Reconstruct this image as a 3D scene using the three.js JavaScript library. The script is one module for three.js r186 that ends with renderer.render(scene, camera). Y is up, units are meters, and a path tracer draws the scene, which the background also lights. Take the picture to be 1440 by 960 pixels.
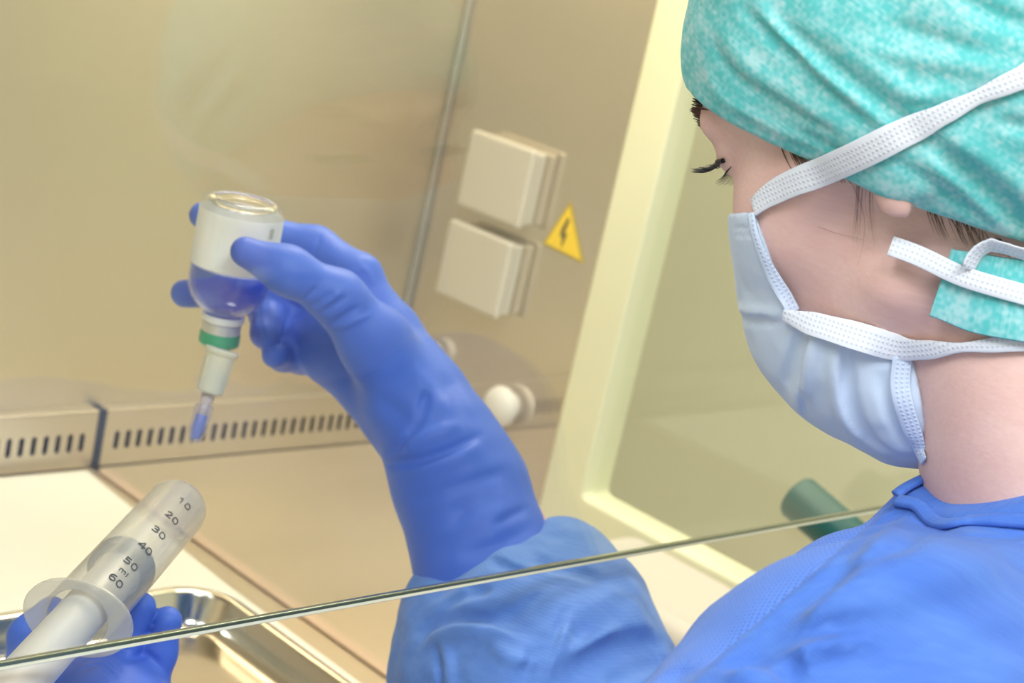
import * as THREE from 'three';
import { RoundedBoxGeometry } from 'three/addons/geometries/RoundedBoxGeometry.js';
import { RectAreaLightUniformsLib } from 'three/addons/lights/RectAreaLightUniformsLib.js';
import { FontLoader } from 'three/addons/loaders/FontLoader.js';
import { TextGeometry } from 'three/addons/geometries/TextGeometry.js';
import { mergeGeometries } from 'three/addons/utils/BufferGeometryUtils.js';

// ---------------------------------------------------------------- camera, light, exposure
const scene = new THREE.Scene();
const V = (x, y, z) => new THREE.Vector3(x, y, z);
const F = 2400, W = 1440, H = 960, EYE = V(0, 1.371, 0);
const camera = new THREE.PerspectiveCamera(2 * Math.atan(H / 2 / F) * 180 / Math.PI, W / H, 0.02, 50);
camera.position.copy(EYE);
camera.rotation.order = 'YXZ';
camera.rotation.set(-14.1 * Math.PI / 180, -47.4 * Math.PI / 180, 12.6 * Math.PI / 180);
camera.updateMatrixWorld(true);
camera.focus = 0.79;
camera.userData.fStop = 11;
scene.background = new THREE.Color(0.5, 0.5, 0.5);
const renderer = new THREE.WebGLRenderer({ antialias: true });
renderer.toneMapping = THREE.LinearToneMapping;
renderer.toneMappingExposure = 1.5;
renderer.shadowMap.enabled = true;
RectAreaLightUniformsLib.init();
const WARM = new THREE.Color(1.0, 0.88, 0.64), COOL = new THREE.Color(0.93, 0.97, 1.0);
function areaLight(color, power, w, h, pos, target) {
  const l = new THREE.RectAreaLight(color, power, w, h);
  l.position.copy(pos); l.lookAt(target); scene.add(l); return l;
}
const LAMPS = {
  cabinet: [WARM, 15, 0.5, 0.12, V(0.93, 1.60, -0.96), V(0.93, 0.6, -0.96)],
  ceiling: [COOL, 9, 1.2, 0.6, V(0.1, 2.56, 0.55), V(0.1, 0, 0.55)],
  ceilingB: [COOL, 7, 1.2, 0.6, V(-1.0, 2.56, -0.3), V(-1.0, 0, -0.3)],
  ceilingC: [WARM, 7.5, 0.4, 1.2, V(1.58, 2.56, -0.9), V(1.58, 0, -0.9)],
};
for (const k in LAMPS) areaLight(...LAMPS[k]);

// ---------------------------------------------------------------- helpers
const inv = camera.matrixWorld;
const ray = (px, py) => V((px - W / 2) / F, (H / 2 - py) / F, -1).transformDirection(inv).multiplyScalar(Math.hypot((px - W / 2) / F, (H / 2 - py) / F, 1));
const at = (px, py, d) => ray(px, py).multiplyScalar(d).add(EYE);              // a measured picture position at its own depth
const onX = (px, py, x) => { const r = ray(px, py); return r.multiplyScalar((x - EYE.x) / r.x).add(EYE); };
const onY = (px, py, y) => { const r = ray(px, py); return r.multiplyScalar((y - EYE.y) / r.y).add(EYE); };
const onZ = (px, py, z) => { const r = ray(px, py); return r.multiplyScalar((z - EYE.z) / r.z).add(EYE); };
let seed = 12345;
const rnd = () => { seed = (seed * 1664525 + 1013904223) >>> 0; return seed / 4294967296; };
const used = {};
function numbered(n, parent) {
  const key = (parent ? parent.uuid : '') + n;
  used[key] = (used[key] ?? -1) + 1;
  return used[key] ? n + '_' + String(used[key]).padStart(3, '0') : n;
}
function thing(name, label, category, pos, group) {
  const o = new THREE.Group(); o.name = numbered(name); scene.add(o);
  if (pos) o.position.copy(pos);
  o.userData = { label, category }; if (group) o.userData.group = group;
  o.updateMatrixWorld(true);
  return o;
}
// a mesh whose geometry is in world coordinates, hung under a parent at any place
function part(name, geo, m, parent, label) {
  const o = new THREE.Mesh(geo, m); o.name = parent ? numbered(name, parent) : numbered(name);
  o.castShadow = o.receiveShadow = true;
  if (label) o.userData.label = label;
  if (parent) { parent.updateMatrixWorld(true); o.applyMatrix4(parent.matrixWorld.clone().invert()); parent.add(o); } else scene.add(o);
  return o;
}
function struct(name, geo, m) { const o = part(name, geo, m); o.userData.kind = 'structure'; return o; }
function tag(o, label, category, group) { Object.assign(o.userData, { label, category }); if (group) o.userData.group = group; return o; }
const box = (x0, x1, y0, y1, z0, z1, r = 0.0015) => {
  const g = r > 0 ? new RoundedBoxGeometry(x1 - x0, y1 - y0, z1 - z0, 2, Math.min(r, (x1 - x0) / 2.1, (y1 - y0) / 2.1, (z1 - z0) / 2.1)) : new THREE.BoxGeometry(x1 - x0, y1 - y0, z1 - z0);
  g.translate((x0 + x1) / 2, (y0 + y1) / 2, (z0 + z1) / 2); metricUV(g); return g;
};
function metricUV(g) { // uv in metres by the dominant axis of each normal
  const p = g.attributes.position, n = g.attributes.normal, uv = new Float32Array(p.count * 2);
  for (let i = 0; i < p.count; i++) {
    const a = Math.abs(n.getX(i)), b = Math.abs(n.getY(i)), c = Math.abs(n.getZ(i));
    const [u, v] = a > b && a > c ? [p.getZ(i), p.getY(i)] : b > c ? [p.getX(i), p.getZ(i)] : [p.getX(i), p.getY(i)];
    uv[2 * i] = u; uv[2 * i + 1] = v;
  }
  g.setAttribute('uv', new THREE.BufferAttribute(uv, 2)); return g;
}
// turn +Y of a geometry along b-a and set its origin at a
function along(g, a, b) {
  const q = new THREE.Quaternion().setFromUnitVectors(V(0, 1, 0), b.clone().sub(a).normalize());
  g.applyQuaternion(q); g.translate(a.x, a.y, a.z); return g;
}
const lathe = (pts, seg = 48) => new THREE.LatheGeometry(pts.map(([r, y]) => new THREE.Vector2(r, y)), seg);
const tube = (pts, r, seg = 24, rs = 8) => new THREE.TubeGeometry(new THREE.CatmullRomCurve3(pts), seg, r, rs, false);

// ---- procedural textures
const hash = (x, y, s) => { let h = (x * 374761393 + y * 668265263 + s * 974634777) | 0; h = Math.imul(h ^ (h >>> 13), 1274126177); return ((h ^ (h >>> 16)) >>> 0) / 4294967296; };
function noise(x, y, per, s) { // periodic value noise
  const xi = Math.floor(x), yi = Math.floor(y), fx = x - xi, fy = y - yi, u = fx * fx * (3 - 2 * fx), v = fy * fy * (3 - 2 * fy);
  const w = k => ((k % per) + per) % per;
  const a = hash(w(xi), w(yi), s), b = hash(w(xi + 1), w(yi), s), c = hash(w(xi), w(yi + 1), s), d = hash(w(xi + 1), w(yi + 1), s);
  return (a * (1 - u) + b * u) * (1 - v) + (c * (1 - u) + d * u) * v;
}
function tex(w, h, fn, srgb, metresX = 1, metresY = metresX) {
  const d = new Uint8Array(w * h * 4);
  for (let j = 0; j < h; j++) for (let i = 0; i < w; i++) {
    const c = fn(i / w, j / h), k = 4 * (j * w + i);
    d[k] = c[0]; d[k + 1] = c[1]; d[k + 2] = c[2]; d[k + 3] = c[3] ?? 255;
  }
  const t = new THREE.DataTexture(d, w, h);
  t.wrapS = t.wrapT = THREE.RepeatWrapping; t.magFilter = THREE.LinearFilter; t.minFilter = THREE.LinearMipmapLinearFilter;
  t.repeat.set(1 / metresX, 1 / metresY); if (srgb) t.colorSpace = THREE.SRGBColorSpace; t.needsUpdate = true; return t;
}
const g3 = v => { const b = Math.max(0, Math.min(255, v * 255)); return [b, b, b]; };
const mix = (a, b, t) => a.map((x, i) => x + (b[i] - x) * t);
const brushedRough = tex(128, 512, (u, v) => g3(0.42 + 0.1 * noise(u * 4, v * 256, 256, 1) + 0.12 * noise(u * 6, v * 6, 6, 2)), false, 0.6, 0.3);
const brushedBump = tex(64, 512, (u, v) => g3(0.6 * noise(u * 2, v * 256, 256, 3) + 0.4 * noise(u * 4, v * 64, 64, 4)), false, 0.5, 0.25);

const M = {
  steel: new THREE.MeshStandardMaterial({ color: new THREE.Color(0.67, 0.605, 0.49), metalness: 0.75, roughness: 0.8, roughnessMap: brushedRough, bumpMap: brushedBump, bumpScale: 0.00003 }),
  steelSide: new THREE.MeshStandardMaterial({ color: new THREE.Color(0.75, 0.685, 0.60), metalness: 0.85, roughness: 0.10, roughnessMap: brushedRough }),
  worktop: new THREE.MeshStandardMaterial({ color: new THREE.Color(0.71, 0.62, 0.48), metalness: 0.55, roughness: 0.75, roughnessMap: brushedRough, bumpMap: brushedBump, bumpScale: 0.00002 }),
  tray: new THREE.MeshStandardMaterial({ color: new THREE.Color(0.78, 0.75, 0.7), metalness: 1, roughness: 0.14 }),
  dark: new THREE.MeshStandardMaterial({ color: new THREE.Color(0.02, 0.025, 0.03), roughness: 0.8 }),
  frame: new THREE.MeshStandardMaterial({ color: new THREE.Color(0.80, 0.80, 0.60), roughness: 0.55 }),
  white: new THREE.MeshStandardMaterial({ color: new THREE.Color(0.82, 0.80, 0.76), roughness: 0.5 }),
  cover: new THREE.MeshStandardMaterial({ color: new THREE.Color(0.60, 0.57, 0.53), roughness: 0.45 }),
  paint: new THREE.MeshStandardMaterial({ color: new THREE.Color(0.72, 0.71, 0.66), roughness: 0.8 }),
  wallRoom: new THREE.MeshStandardMaterial({ color: new THREE.Color(0.76, 0.73, 0.56), roughness: 0.85 }),
  floor: new THREE.MeshStandardMaterial({ color: new THREE.Color(0.66, 0.63, 0.50), roughness: 0.6 }),
  paper: new THREE.MeshStandardMaterial({ color: new THREE.Color(0.93, 0.93, 0.88), roughness: 0.95 }),
  pane: new THREE.MeshPhysicalMaterial({ color: new THREE.Color(0.97, 0.985, 0.975), transmission: 1, thickness: 0, roughness: 0.0, ior: 1.5 }),
  lamp: c => new THREE.MeshStandardMaterial({ color: 0xffffff, emissive: c, emissiveIntensity: 1.3, roughness: 0.6 }),
};

// ---------------------------------------------------------------- the room
const X1 = 1.206, ZB = -1.267, YW = 0.80, SEAM = 0.846;
const R = { x0: -2.2, x1: 1.95, y1: 2.6, z0: -1.95, z1: 2.0 };
struct('floor', box(R.x0 - .1, R.x1 + .1, -0.1, 0, R.z0 - .1, R.z1 + .1, 0), M.floor);
struct('ceiling', box(R.x0 - .1, R.x1 + .1, R.y1, R.y1 + .1, R.z0 - .1, R.z1 + .1, 0), M.paint);
struct('wall_west', box(R.x0 - .1, R.x0, 0, R.y1, R.z0, R.z1, 0), M.paint);
struct('wall_east', box(R.x1, R.x1 + .1, 0, R.y1, R.z0, R.z1, 0), M.wallRoom);
struct('wall_north', box(R.x0, R.x1, 0, R.y1, R.z0 - .1, R.z0, 0), M.paint);
struct('wall_south', box(R.x0, R.x1, 0, R.y1, R.z1, R.z1 + .1, 0), M.paint);
const ceilingWords = { ceiling: 'cool white ceiling panel lamp above the worker', ceilingB: 'cool white ceiling panel lamp left of the cabinet', ceilingC: 'warm ceiling panel lamp beyond the side window' };
for (const k in ceilingWords) {
  const [c, , w, h, p] = LAMPS[k];
  const l = thing('ceiling_light', ceilingWords[k], 'light', V(p.x, R.y1, p.z));
  part('frame', box(p.x - w / 2 - .03, p.x + w / 2 + .03, R.y1 - .02, R.y1 - .001, p.z - h / 2 - .03, p.z + h / 2 + .03), M.white, l);
  part('diffuser', box(p.x - w / 2, p.x + w / 2, R.y1 - .03, R.y1 - .021, p.z - h / 2, p.z + h / 2), M.lamp(c), l);
}

// ---------------------------------------------------------------- the safety cabinet
const XL = -0.25, YT = 1.64, SASH = 0.25;               // sash leans back by SASH per metre of height
struct('wall_back', box(XL, X1, YW - 0.012, YT, ZB - 0.03, ZB), M.steel);
struct('wall_left', box(XL - 0.03, XL, YW - 0.012, YT, ZB - 0.03, -0.46), M.steel);
struct('wall_right', box(X1, X1 + 0.03, YW - 0.012, YT, ZB - 0.03, -1.022), M.steelSide);
struct('ceiling', box(XL - 0.03, X1 + 0.03, YT, YT + 0.03, ZB - 0.03, -0.66), M.steel);
struct('trim_2', box(XL - 0.03, X1 + 0.03, 1.54, YT, -0.685, -0.66), M.white);
const cab = thing('work_cabinet', 'pale base of the steel work cabinet below its two work trays', 'cabinet', V(0.5, 0, -0.9));
part('plinth', box(XL - 0.03, X1 + 0.03, 0, YW - 0.013, ZB - 0.03, -0.62), M.white, cab);
part('sill', box(XL - 0.03, X1 + 0.03, YW - 0.05, YW - 0.013, -0.62, -0.43), M.steel, cab);
{ // wall seam, one narrow upright strip at the corner
  struct('trim_1', box(X1 - 0.006, X1 - 0.0005, YW + .053, YT, ZB + .0005, ZB + 0.006, .001), new THREE.MeshStandardMaterial({ color: new THREE.Color(.42, .42, .42), metalness: .3, roughness: .5 }));
  // side window frame, rounded inner corners
  const z0 = -1.018, z1 = -0.50, y0 = YW + 0.004, y1 = 1.60, b = 0.043;
  const s = new THREE.Shape([[z0, y0], [z1, y0], [z1, y1], [z0, y1]].map(p => new THREE.Vector2(...p)));
  const hle = new THREE.Path(), r = 0.012, a0 = z0 + b, a1 = z1 - b, c0 = y0 + b, c1 = y1 - b;
  hle.moveTo(a0 + r, c0); hle.lineTo(a1 - r, c0); hle.quadraticCurveTo(a1, c0, a1, c0 + r); hle.lineTo(a1, c1 - r); hle.quadraticCurveTo(a1, c1, a1 - r, c1); hle.lineTo(a0 + r, c1); hle.quadraticCurveTo(a0, c1, a0, c1 - r); hle.lineTo(a0, c0 + r); hle.quadraticCurveTo(a0, c0, a0 + r, c0);
  s.holes.push(hle);
  const g = new THREE.ExtrudeGeometry(s, { depth: 0.034, bevelEnabled: true, bevelThickness: .003, bevelSize: .003, bevelSegments: 2, curveSegments: 6 });
  g.rotateY(-Math.PI / 2); g.translate(X1 + 0.030, 0, 0);   // shape x -> world z
  const win = new THREE.Group(); win.name = 'window_1'; win.userData.kind = 'structure'; win.position.set(X1, y0, z0); scene.add(win);
  part('window_frame', g, M.frame, win, 'pale yellow-green window frame');
  part('window_pane', box(X1 + 0.008, X1 + 0.012, c0 - .01, c1 + .01, a0 - .01, a1 + .01, 0), M.pane, win);
}
// lamp under the cabinet's top
{
  const [c, , w, h, p] = LAMPS.cabinet;
  const l = thing('cabinet_light', 'warm strip lamp under the top of the steel cabinet', 'light', V(p.x, YT, p.z));
  part('housing', box(p.x - w / 2 - .02, p.x + w / 2 + .02, YT - .022, YT - .001, p.z - h / 2 - .02, p.z + h / 2 + .02), M.white, l);
  part('diffuser', box(p.x - w / 2, p.x + w / 2, YT - .034, YT - .023, p.z - h / 2, p.z + h / 2), M.lamp(c), l);
}
// work trays either side of the seam
for (const [x0, x1, words] of [[XL + .002, SEAM - .0022, 'left steel work tray under the white pad and the instrument dish'], [SEAM + .0022, X1 - .002, 'right bare steel work tray below the raised arm']]) {
  const t = part('work_tray', box(x0, x1, YW - 0.012, YW, ZB + .016, -0.43, .003), M.worktop); tag(t, words, 'tray', 'work trays of the cabinet');
}
// raised rim along the seam
tag(part('seam_strip', box(SEAM - .006, SEAM + .006, YW + .0003, YW + .004, ZB + .03, -0.44, .0018), new THREE.MeshStandardMaterial({ color: new THREE.Color(.74, .58, .46), metalness: .3, roughness: .45 })), 'narrow pinkish strip covering the joint between the two work trays', 'strip');
// slotted rear grilles
function grille(x0, x1, slotXs, words) {
  const yb = YW + .001, yt = YW + .053, o = thing('slotted_grille', words, 'grille', V((x0 + x1) / 2, yb, ZB), 'slotted rear grilles');
  const s = new THREE.Shape([[x0, yb], [x1, yb], [x1, yt], [x0, yt]].map(p => new THREE.Vector2(...p)));
  for (const x of slotXs) {
    const h = new THREE.Path(), w = .0026, a = YW + .016, b = YW + .0345;
    h.moveTo(x - w, a + w); h.absarc(x, a + w, w, Math.PI, 2 * Math.PI); h.lineTo(x + w, b - w); h.absarc(x, b - w, w, 0, Math.PI); h.lineTo(x - w, a + w); s.holes.push(h);
  }
  const g = metricUV(new THREE.ExtrudeGeometry(s, { depth: .003, bevelEnabled: false, curveSegments: 4 })); g.translate(0, 0, ZB + .013);
  part('face_plate', g, M.steel, o);
  part('top_ledge', box(x0, x1, yt, yt + .003, ZB + .0005, ZB + .0165, .001), M.steel, o);
  part('duct_shade', box(x0 + .002, x1 - .002, yb + .002, yt - .003, ZB + .0008, ZB + .004, 0), M.dark, o, 'dark sheet for the shaded void behind the slots');  // shade inside the slots is put into this near-black backing
}
{
  const L = [], Rr = [];
  for (let i = 0; i < 14; i++) L.push(SEAM - .018 - i * .0121);
  for (let i = 0; i < 27; i++) Rr.push(SEAM + .0185 + i * .0121);
  grille(XL + .003, SEAM - .0045, L, 'slotted steel grille strip at the far left of the rear wall');
  grille(SEAM + .0045, X1 - .003, Rr, 'slotted steel grille strip behind the raised arm and the vial');
  tag(part('joint_gap', box(SEAM - .0042, SEAM + .0042, YW + .001, YW + .056, ZB + .002, ZB + .0172, .001), new THREE.MeshStandardMaterial({ color: new THREE.Color(.05, .06, .09), roughness: .5 })), 'dark upright strip standing for the open gap between the two slotted grilles', 'gap_strip');  // open gap here; its darkness is put into the strip's colour
}
// socket covers on the steel side panel
function socket(zf, zb, y0, y1, words) {
  const o = thing('socket_cover', words, 'socket', V(X1, (y0 + y1) / 2, (zf + zb) / 2), 'socket covers on the steel side panel');
  part('back_box', box(X1 - .014, X1 - .0003, y0 + .003, y1 - .003, zb + .003, zf - .003, .003), M.cover, o);
  part('cover', box(X1 - .024, X1 - .0145, y0, y1, zb, zf, .004), M.cover, o);
}
{
  const a = onX(690, 183, X1), b = onX(783, 222, X1);
  socket(-1.112, -1.203, 1.073, 1.151, 'upper square white socket cover on the steel side panel');
  socket(-1.116, -1.207, 0.980, 1.058, 'lower square white socket cover on the steel side panel');
}
// warning sign
{
  const pts = [[803, 283], [764, 343], [821, 371]].map(p => onX(p[0], p[1], X1));
  const c = pts.reduce((s, p) => s.add(p), V(0, 0, 0)).divideScalar(3);
  const o = thing('warning_sign', 'yellow triangular warning sticker with a black bolt beside the socket covers', 'sign', V(X1, c.y, c.z));
  const tri = (k, d, off) => { const s = new THREE.Shape(pts.map(p => new THREE.Vector2(c.z + (p.z - c.z) * k, c.y + (p.y - c.y) * k))); const g = new THREE.ExtrudeGeometry(s, { depth: d, bevelEnabled: false }); g.rotateY(-Math.PI / 2); g.translate(X1 - off, 0, 0); return g; };
  part('border', tri(1.0, .0008, .0002), new THREE.MeshStandardMaterial({ color: new THREE.Color(.42, .30, .01), roughness: .5 }), o);
  part('plate', tri(.86, .0006, .0011), new THREE.MeshStandardMaterial({ color: new THREE.Color(.95, .66, .01), roughness: .45 }), o);
  const top = pts[0], mid = pts[1].clone().add(pts[2]).multiplyScalar(.5);
  const L = t => top.clone().lerp(mid, t), zdir = pts[2].clone().sub(pts[1]).normalize();
  const q = (t, w) => { const p = L(t).addScaledVector(zdir, w); return new THREE.Vector2(p.z, p.y); };
  const bolt = new THREE.Shape([q(.30, .001), q(.34, .004), q(.60, -.001), q(.60, .003), q(.90, -.002), q(.70, -.003), q(.68, -.006), q(.55, -.005)]);
  const g = new THREE.ExtrudeGeometry(bolt, { depth: .0005, bevelEnabled: false }); g.rotateY(-Math.PI / 2); g.translate(X1 - .0018, 0, 0);
  part('bolt_symbol', g, new THREE.MeshStandardMaterial({ color: new THREE.Color(.12, .08, .005), roughness: .5 }), o);
}
// round white knobs on the side panel
for (const [px, py, r, words] of [[716, 570, .0205, 'round white knob low on the steel side panel, right of the raised glove'], [611, 494, .014, 'round white knob half hidden behind the blue glove wrist']]) {
  const p = onX(px, py, X1), o = thing('round_knob', words, 'knob', V(X1, p.y, p.z));
  part('stem', along(new THREE.CylinderGeometry(r * .6, r * .7, .005, 24), V(X1 - .0028, p.y, p.z), V(X1 - .02, p.y, p.z)), M.white, o);
  part('cap', along(lathe([[0, 0], [r * .8, 0], [r * .97, .003], [r, .007], [r * .92, .012], [r * .7, .016], [r * .38, .0185], [0, .019]]), V(X1 - .0055, p.y, p.z), V(X1 - .03, p.y, p.z)), M.white, o);
}
// the glass sash the worker looks through
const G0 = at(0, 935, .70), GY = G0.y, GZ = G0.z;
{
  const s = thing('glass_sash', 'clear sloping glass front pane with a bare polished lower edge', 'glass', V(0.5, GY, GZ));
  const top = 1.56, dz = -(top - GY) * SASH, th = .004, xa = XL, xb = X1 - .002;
  const nrm = V(0, SASH, 1).normalize();
  const q = [V(0, GY, GZ), V(0, top, GZ + dz)], o2 = nrm.clone().multiplyScalar(-th), verts = [], idx = [];
  for (const y of q) for (const off of [0, 1]) for (const x of [xa, xb]) { const p = y.clone().addScaledVector(o2, off); verts.push(x, p.y, p.z); }
  // 0,1 front low; 2,3 back low; 4,5 front high; 6,7 back high
  idx.push(0, 1, 5, 0, 5, 4, 3, 2, 6, 3, 6, 7, 4, 5, 7, 4, 7, 6, 0, 4, 6, 0, 6, 2, 1, 3, 7, 1, 7, 5);
  let g = new THREE.BufferGeometry(); g.setAttribute('position', new THREE.Float32BufferAttribute(verts, 3)); g.setIndex(idx); g = g.toNonIndexed(); g.computeVertexNormals();
  part('pane', g, M.pane, s);
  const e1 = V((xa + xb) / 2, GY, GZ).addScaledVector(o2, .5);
  const eg = new RoundedBoxGeometry(xb - xa, .0022, th + .0004, 3, .0009); eg.rotateX(Math.atan(SASH) * -1); eg.translate(e1.x, e1.y, e1.z);
  part('polished_edge', eg, new THREE.MeshPhysicalMaterial({ color: new THREE.Color(.13, .16, .10), roughness: .15, metalness: .5, clearcoat: 1, clearcoatRoughness: .1 }), s, 'greenish polished glass edge');
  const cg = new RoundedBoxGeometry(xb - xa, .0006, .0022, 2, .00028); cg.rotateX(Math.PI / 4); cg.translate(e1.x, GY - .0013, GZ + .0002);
  part('edge_highlight', cg, new THREE.MeshPhysicalMaterial({ color: new THREE.Color(.62, .63, .52), roughness: .3, metalness: .2, clearcoat: 1 }), s, 'painted highlight strip along the lower glass edge');  // light-coloured strip standing for the reflection along the edge
}
// side post the sash runs in
struct('trim_3', box(X1, X1 + .03, YW - .012, YT, -0.495, -0.46), M.frame);
// white pad on the work tray
{
  const c = [onY(120, 669, YW), onY(312, 826, YW)];
  const z0 = c[0].z, xr = c[0].x, g = new THREE.BufferGeometry();
  const s = new THREE.Shape([[0.12, z0 - .01], [xr, z0], [c[1].x, c[1].z], [c[1].x - .003, -0.70], [.12, -.70]].map(p => new THREE.Vector2(p[0], -p[1])));
  const e = new THREE.ExtrudeGeometry(s, { depth: .003, bevelEnabled: true, bevelSize: .001, bevelThickness: .001, bevelSegments: 2 }); e.rotateX(-Math.PI / 2); e.translate(0, YW + .0012, 0);
  const t = thing('absorbent_pad', 'bright white absorbent pad lying flat on the left work tray', 'pad', V(.4, YW, -.95));
  part('sheet', e, M.paper, t);
}
// white arm rest
{
  const t = thing('arm_rest', 'white rounded arm rest behind the blue sleeve cuff', 'arm rest', V(1.13, YW, -.8));
  part('cushion', box(1.06, 1.195, YW + .004, YW + .05, -.90, -.70, .02), M.cover, t);
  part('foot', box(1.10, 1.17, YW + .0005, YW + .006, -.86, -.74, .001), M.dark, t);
}
// teal grip by the side window
{
  const c = onX(1120, 697, 1.17), c2 = onX(1172, 742, 1.17), dir = c2.clone().sub(c).normalize();
  const t = thing('teal_grip', 'teal cylindrical grip with a pale end in front of the gown shoulder', 'handle', V(1.17, YW, c.z));
  const teal = new THREE.MeshStandardMaterial({ color: new THREE.Color(.002, .085, .085), roughness: .45 });
  const e = c2.clone().addScaledVector(dir, .03), r = .0195;
  part('sleeve', along(lathe([[r * .7, 0], [r * .92, .0], [r, .003], [r, .075], [r * .8, .08], [0, .081]]), c, e), teal, t);
  part('end_cap', along(lathe([[0, .0], [r * .68, -.0005], [r * .72, .004], [0, .005]]), c, e), M.white, t, 'pale end disc');
  const f = c.clone().addScaledVector(dir, .08); part('stalk', tube([f, f.clone().add(V(0.004, -.03, .012)), V(1.16, YW + .0005, f.z + .02)], .006), M.white, t);
}

// steel instrument dish standing on the pad
{
  const c = onY(296, 824, YW + .03), x1 = c.x, x0 = x1 - .30, z0 = c.z, z1 = z0 + .42, yb = YW + .0056;
  const ringPts = (ins, r, n = 8) => { const o = [], a = [[x1 - ins - r, z1 - ins - r, 0], [x0 + ins + r, z1 - ins - r, 1], [x0 + ins + r, z0 + ins + r, 2], [x1 - ins - r, z0 + ins + r, 3]]; for (const [x, z, k] of a) for (let i = 0; i <= n; i++) { const t = (k + i / n) * Math.PI / 2; o.push([x + r * Math.cos(t), z + r * Math.sin(t)]); } return o; };
  const prof = [[.022, .0, .018], [.010, .002, .03], [.004, .024, .036], [.0, .0262, .040], [-.001, .0275, .040], [.0, .029, .040], [.004, .0292, .036], [.008, .027, .034], [.012, .010, .030], [.018, .0035, .024], [.026, .0022, .016]];
  const pos = [], idx = [], n = 36; for (const [ins, y, r] of prof) for (const [x, z] of ringPts(ins, r)) pos.push(x, yb + y, z);
  for (let i = 0; i + 1 < prof.length; i++) for (let j = 0; j < n; j++) { const a = i * n + j, b = i * n + (j + 1) % n; idx.push(a, b, a + n, b, b + n, a + n); }
  const last = (prof.length - 1) * n, ci = pos.length / 3; pos.push((x0 + x1) / 2, yb + .0022, (z0 + z1) / 2); for (let j = 0; j < n; j++) idx.push(last + j, last + (j + 1) % n, ci);
  const cb = pos.length / 3; pos.push((x0 + x1) / 2, yb, (z0 + z1) / 2); for (let j = 0; j < n; j++) idx.push((j + 1) % n, j, cb);
  const g = new THREE.BufferGeometry(); g.setAttribute('position', new THREE.Float32BufferAttribute(pos, 3)); g.setIndex(idx); g.computeVertexNormals();
  const t = thing('instrument_dish', 'polished steel instrument dish with rounded corners beside the lower glove', 'dish', V((x0 + x1) / 2, yb, (z0 + z1) / 2));
  part('bowl', g, M.tray, t);
}
const font = await new FontLoader().loadAsync('fonts/droid/droid_sans_regular.typeface.json');

// ---------------------------------------------------------------- signed distance modelling and meshing
const clamp = (x, a, b) => x < a ? a : x > b ? b : x;
const smin = (a, b, k) => { const h = Math.max(k - Math.abs(a - b), 0) / k; return Math.min(a, b) - h * h * k * .25; };
const smax = (a, b, k) => -smin(-a, -b, k);
function bone(a, b, ra, rb) { // tapered capsule
  const dx = b.x - a.x, dy = b.y - a.y, dz = b.z - a.z, L = dx * dx + dy * dy + dz * dz || 1e-9;
  return (x, y, z) => {
    const px = x - a.x, py = y - a.y, pz = z - a.z, h = clamp((px * dx + py * dy + pz * dz) / L, 0, 1);
    return Math.hypot(px - h * dx, py - h * dy, pz - h * dz) - (ra + (rb - ra) * h);
  };
}
function chain(pts, k = .006) { // pts: [Vector3, radius]; smooth union along the chain
  const bs = []; for (let i = 0; i + 1 < pts.length; i++) bs.push(bone(pts[i][0], pts[i + 1][0], pts[i][1], pts[i + 1][1]));
  return (x, y, z) => { let d = bs[0](x, y, z); for (let i = 1; i < bs.length; i++) d = smin(d, bs[i](x, y, z), k); return d; };
}
const ell = (cx, cy, cz, rx, ry, rz) => (x, y, z) => {
  const a = (x - cx) / rx, b = (y - cy) / ry, c = (z - cz) / rz, k0 = Math.hypot(a, b, c), k1 = Math.hypot(a / rx, b / ry, c / rz);
  return k0 < 1e-6 ? -Math.min(rx, ry, rz) : k0 * (k0 - 1) / k1;
};
// ditches (depth > 0) and ridges (depth < 0) along polylines of points
function folds(list) {
  const segs = [];
  for (const { pts, w, d, taper = true } of list) for (let i = 0; i + 1 < pts.length; i++) {
    const n = pts.length - 1, f = t => taper ? Math.min(1, 4 * t, 4 * (1 - t)) * .9 + .1 : 1;
    segs.push([pts[i], pts[i + 1], w, d * f(i / n), d * f((i + 1) / n)]);
  }
  const S = segs.map(([a, b, w, d0, d1]) => { const dx = b.x - a.x, dy = b.y - a.y, dz = b.z - a.z; return [a.x, a.y, a.z, dx, dy, dz, dx * dx + dy * dy + dz * dz || 1e-9, w, d0, d1]; });
  const groups = []; let k = 0;
  for (const { pts } of list) { groups.push(S.slice(k, k + pts.length - 1)); k += pts.length - 1; }
  const bounds = groups.map(g => { const m = g[0][7] * 2.6, b = new THREE.Box3(); for (const s of g) { b.expandByPoint(V(s[0], s[1], s[2])); b.expandByPoint(V(s[0] + s[3], s[1] + s[4], s[2] + s[5])); } return b.expandByScalar(m); });
  return (x, y, z) => {
    let sum = 0;
    for (let gi = 0; gi < groups.length; gi++) {
      const b = bounds[gi]; if (x < b.min.x || x > b.max.x || y < b.min.y || y > b.max.y || z < b.min.z || z > b.max.z) continue;
      let best = 1e9, dep = 0;
      for (const s of groups[gi]) {
        const px = x - s[0], py = y - s[1], pz = z - s[2], h = clamp((px * s[3] + py * s[4] + pz * s[5]) / s[6], 0, 1);
        const q = (px - h * s[3]) ** 2 + (py - h * s[4]) ** 2 + (pz - h * s[5]) ** 2;
        if (q < best) { best = q; dep = s[8] + (s[9] - s[8]) * h; }
      }
      const w = groups[gi][0][7]; sum += dep * Math.exp(-best / (w * w));
    }
    return sum;
  };
}
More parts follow.
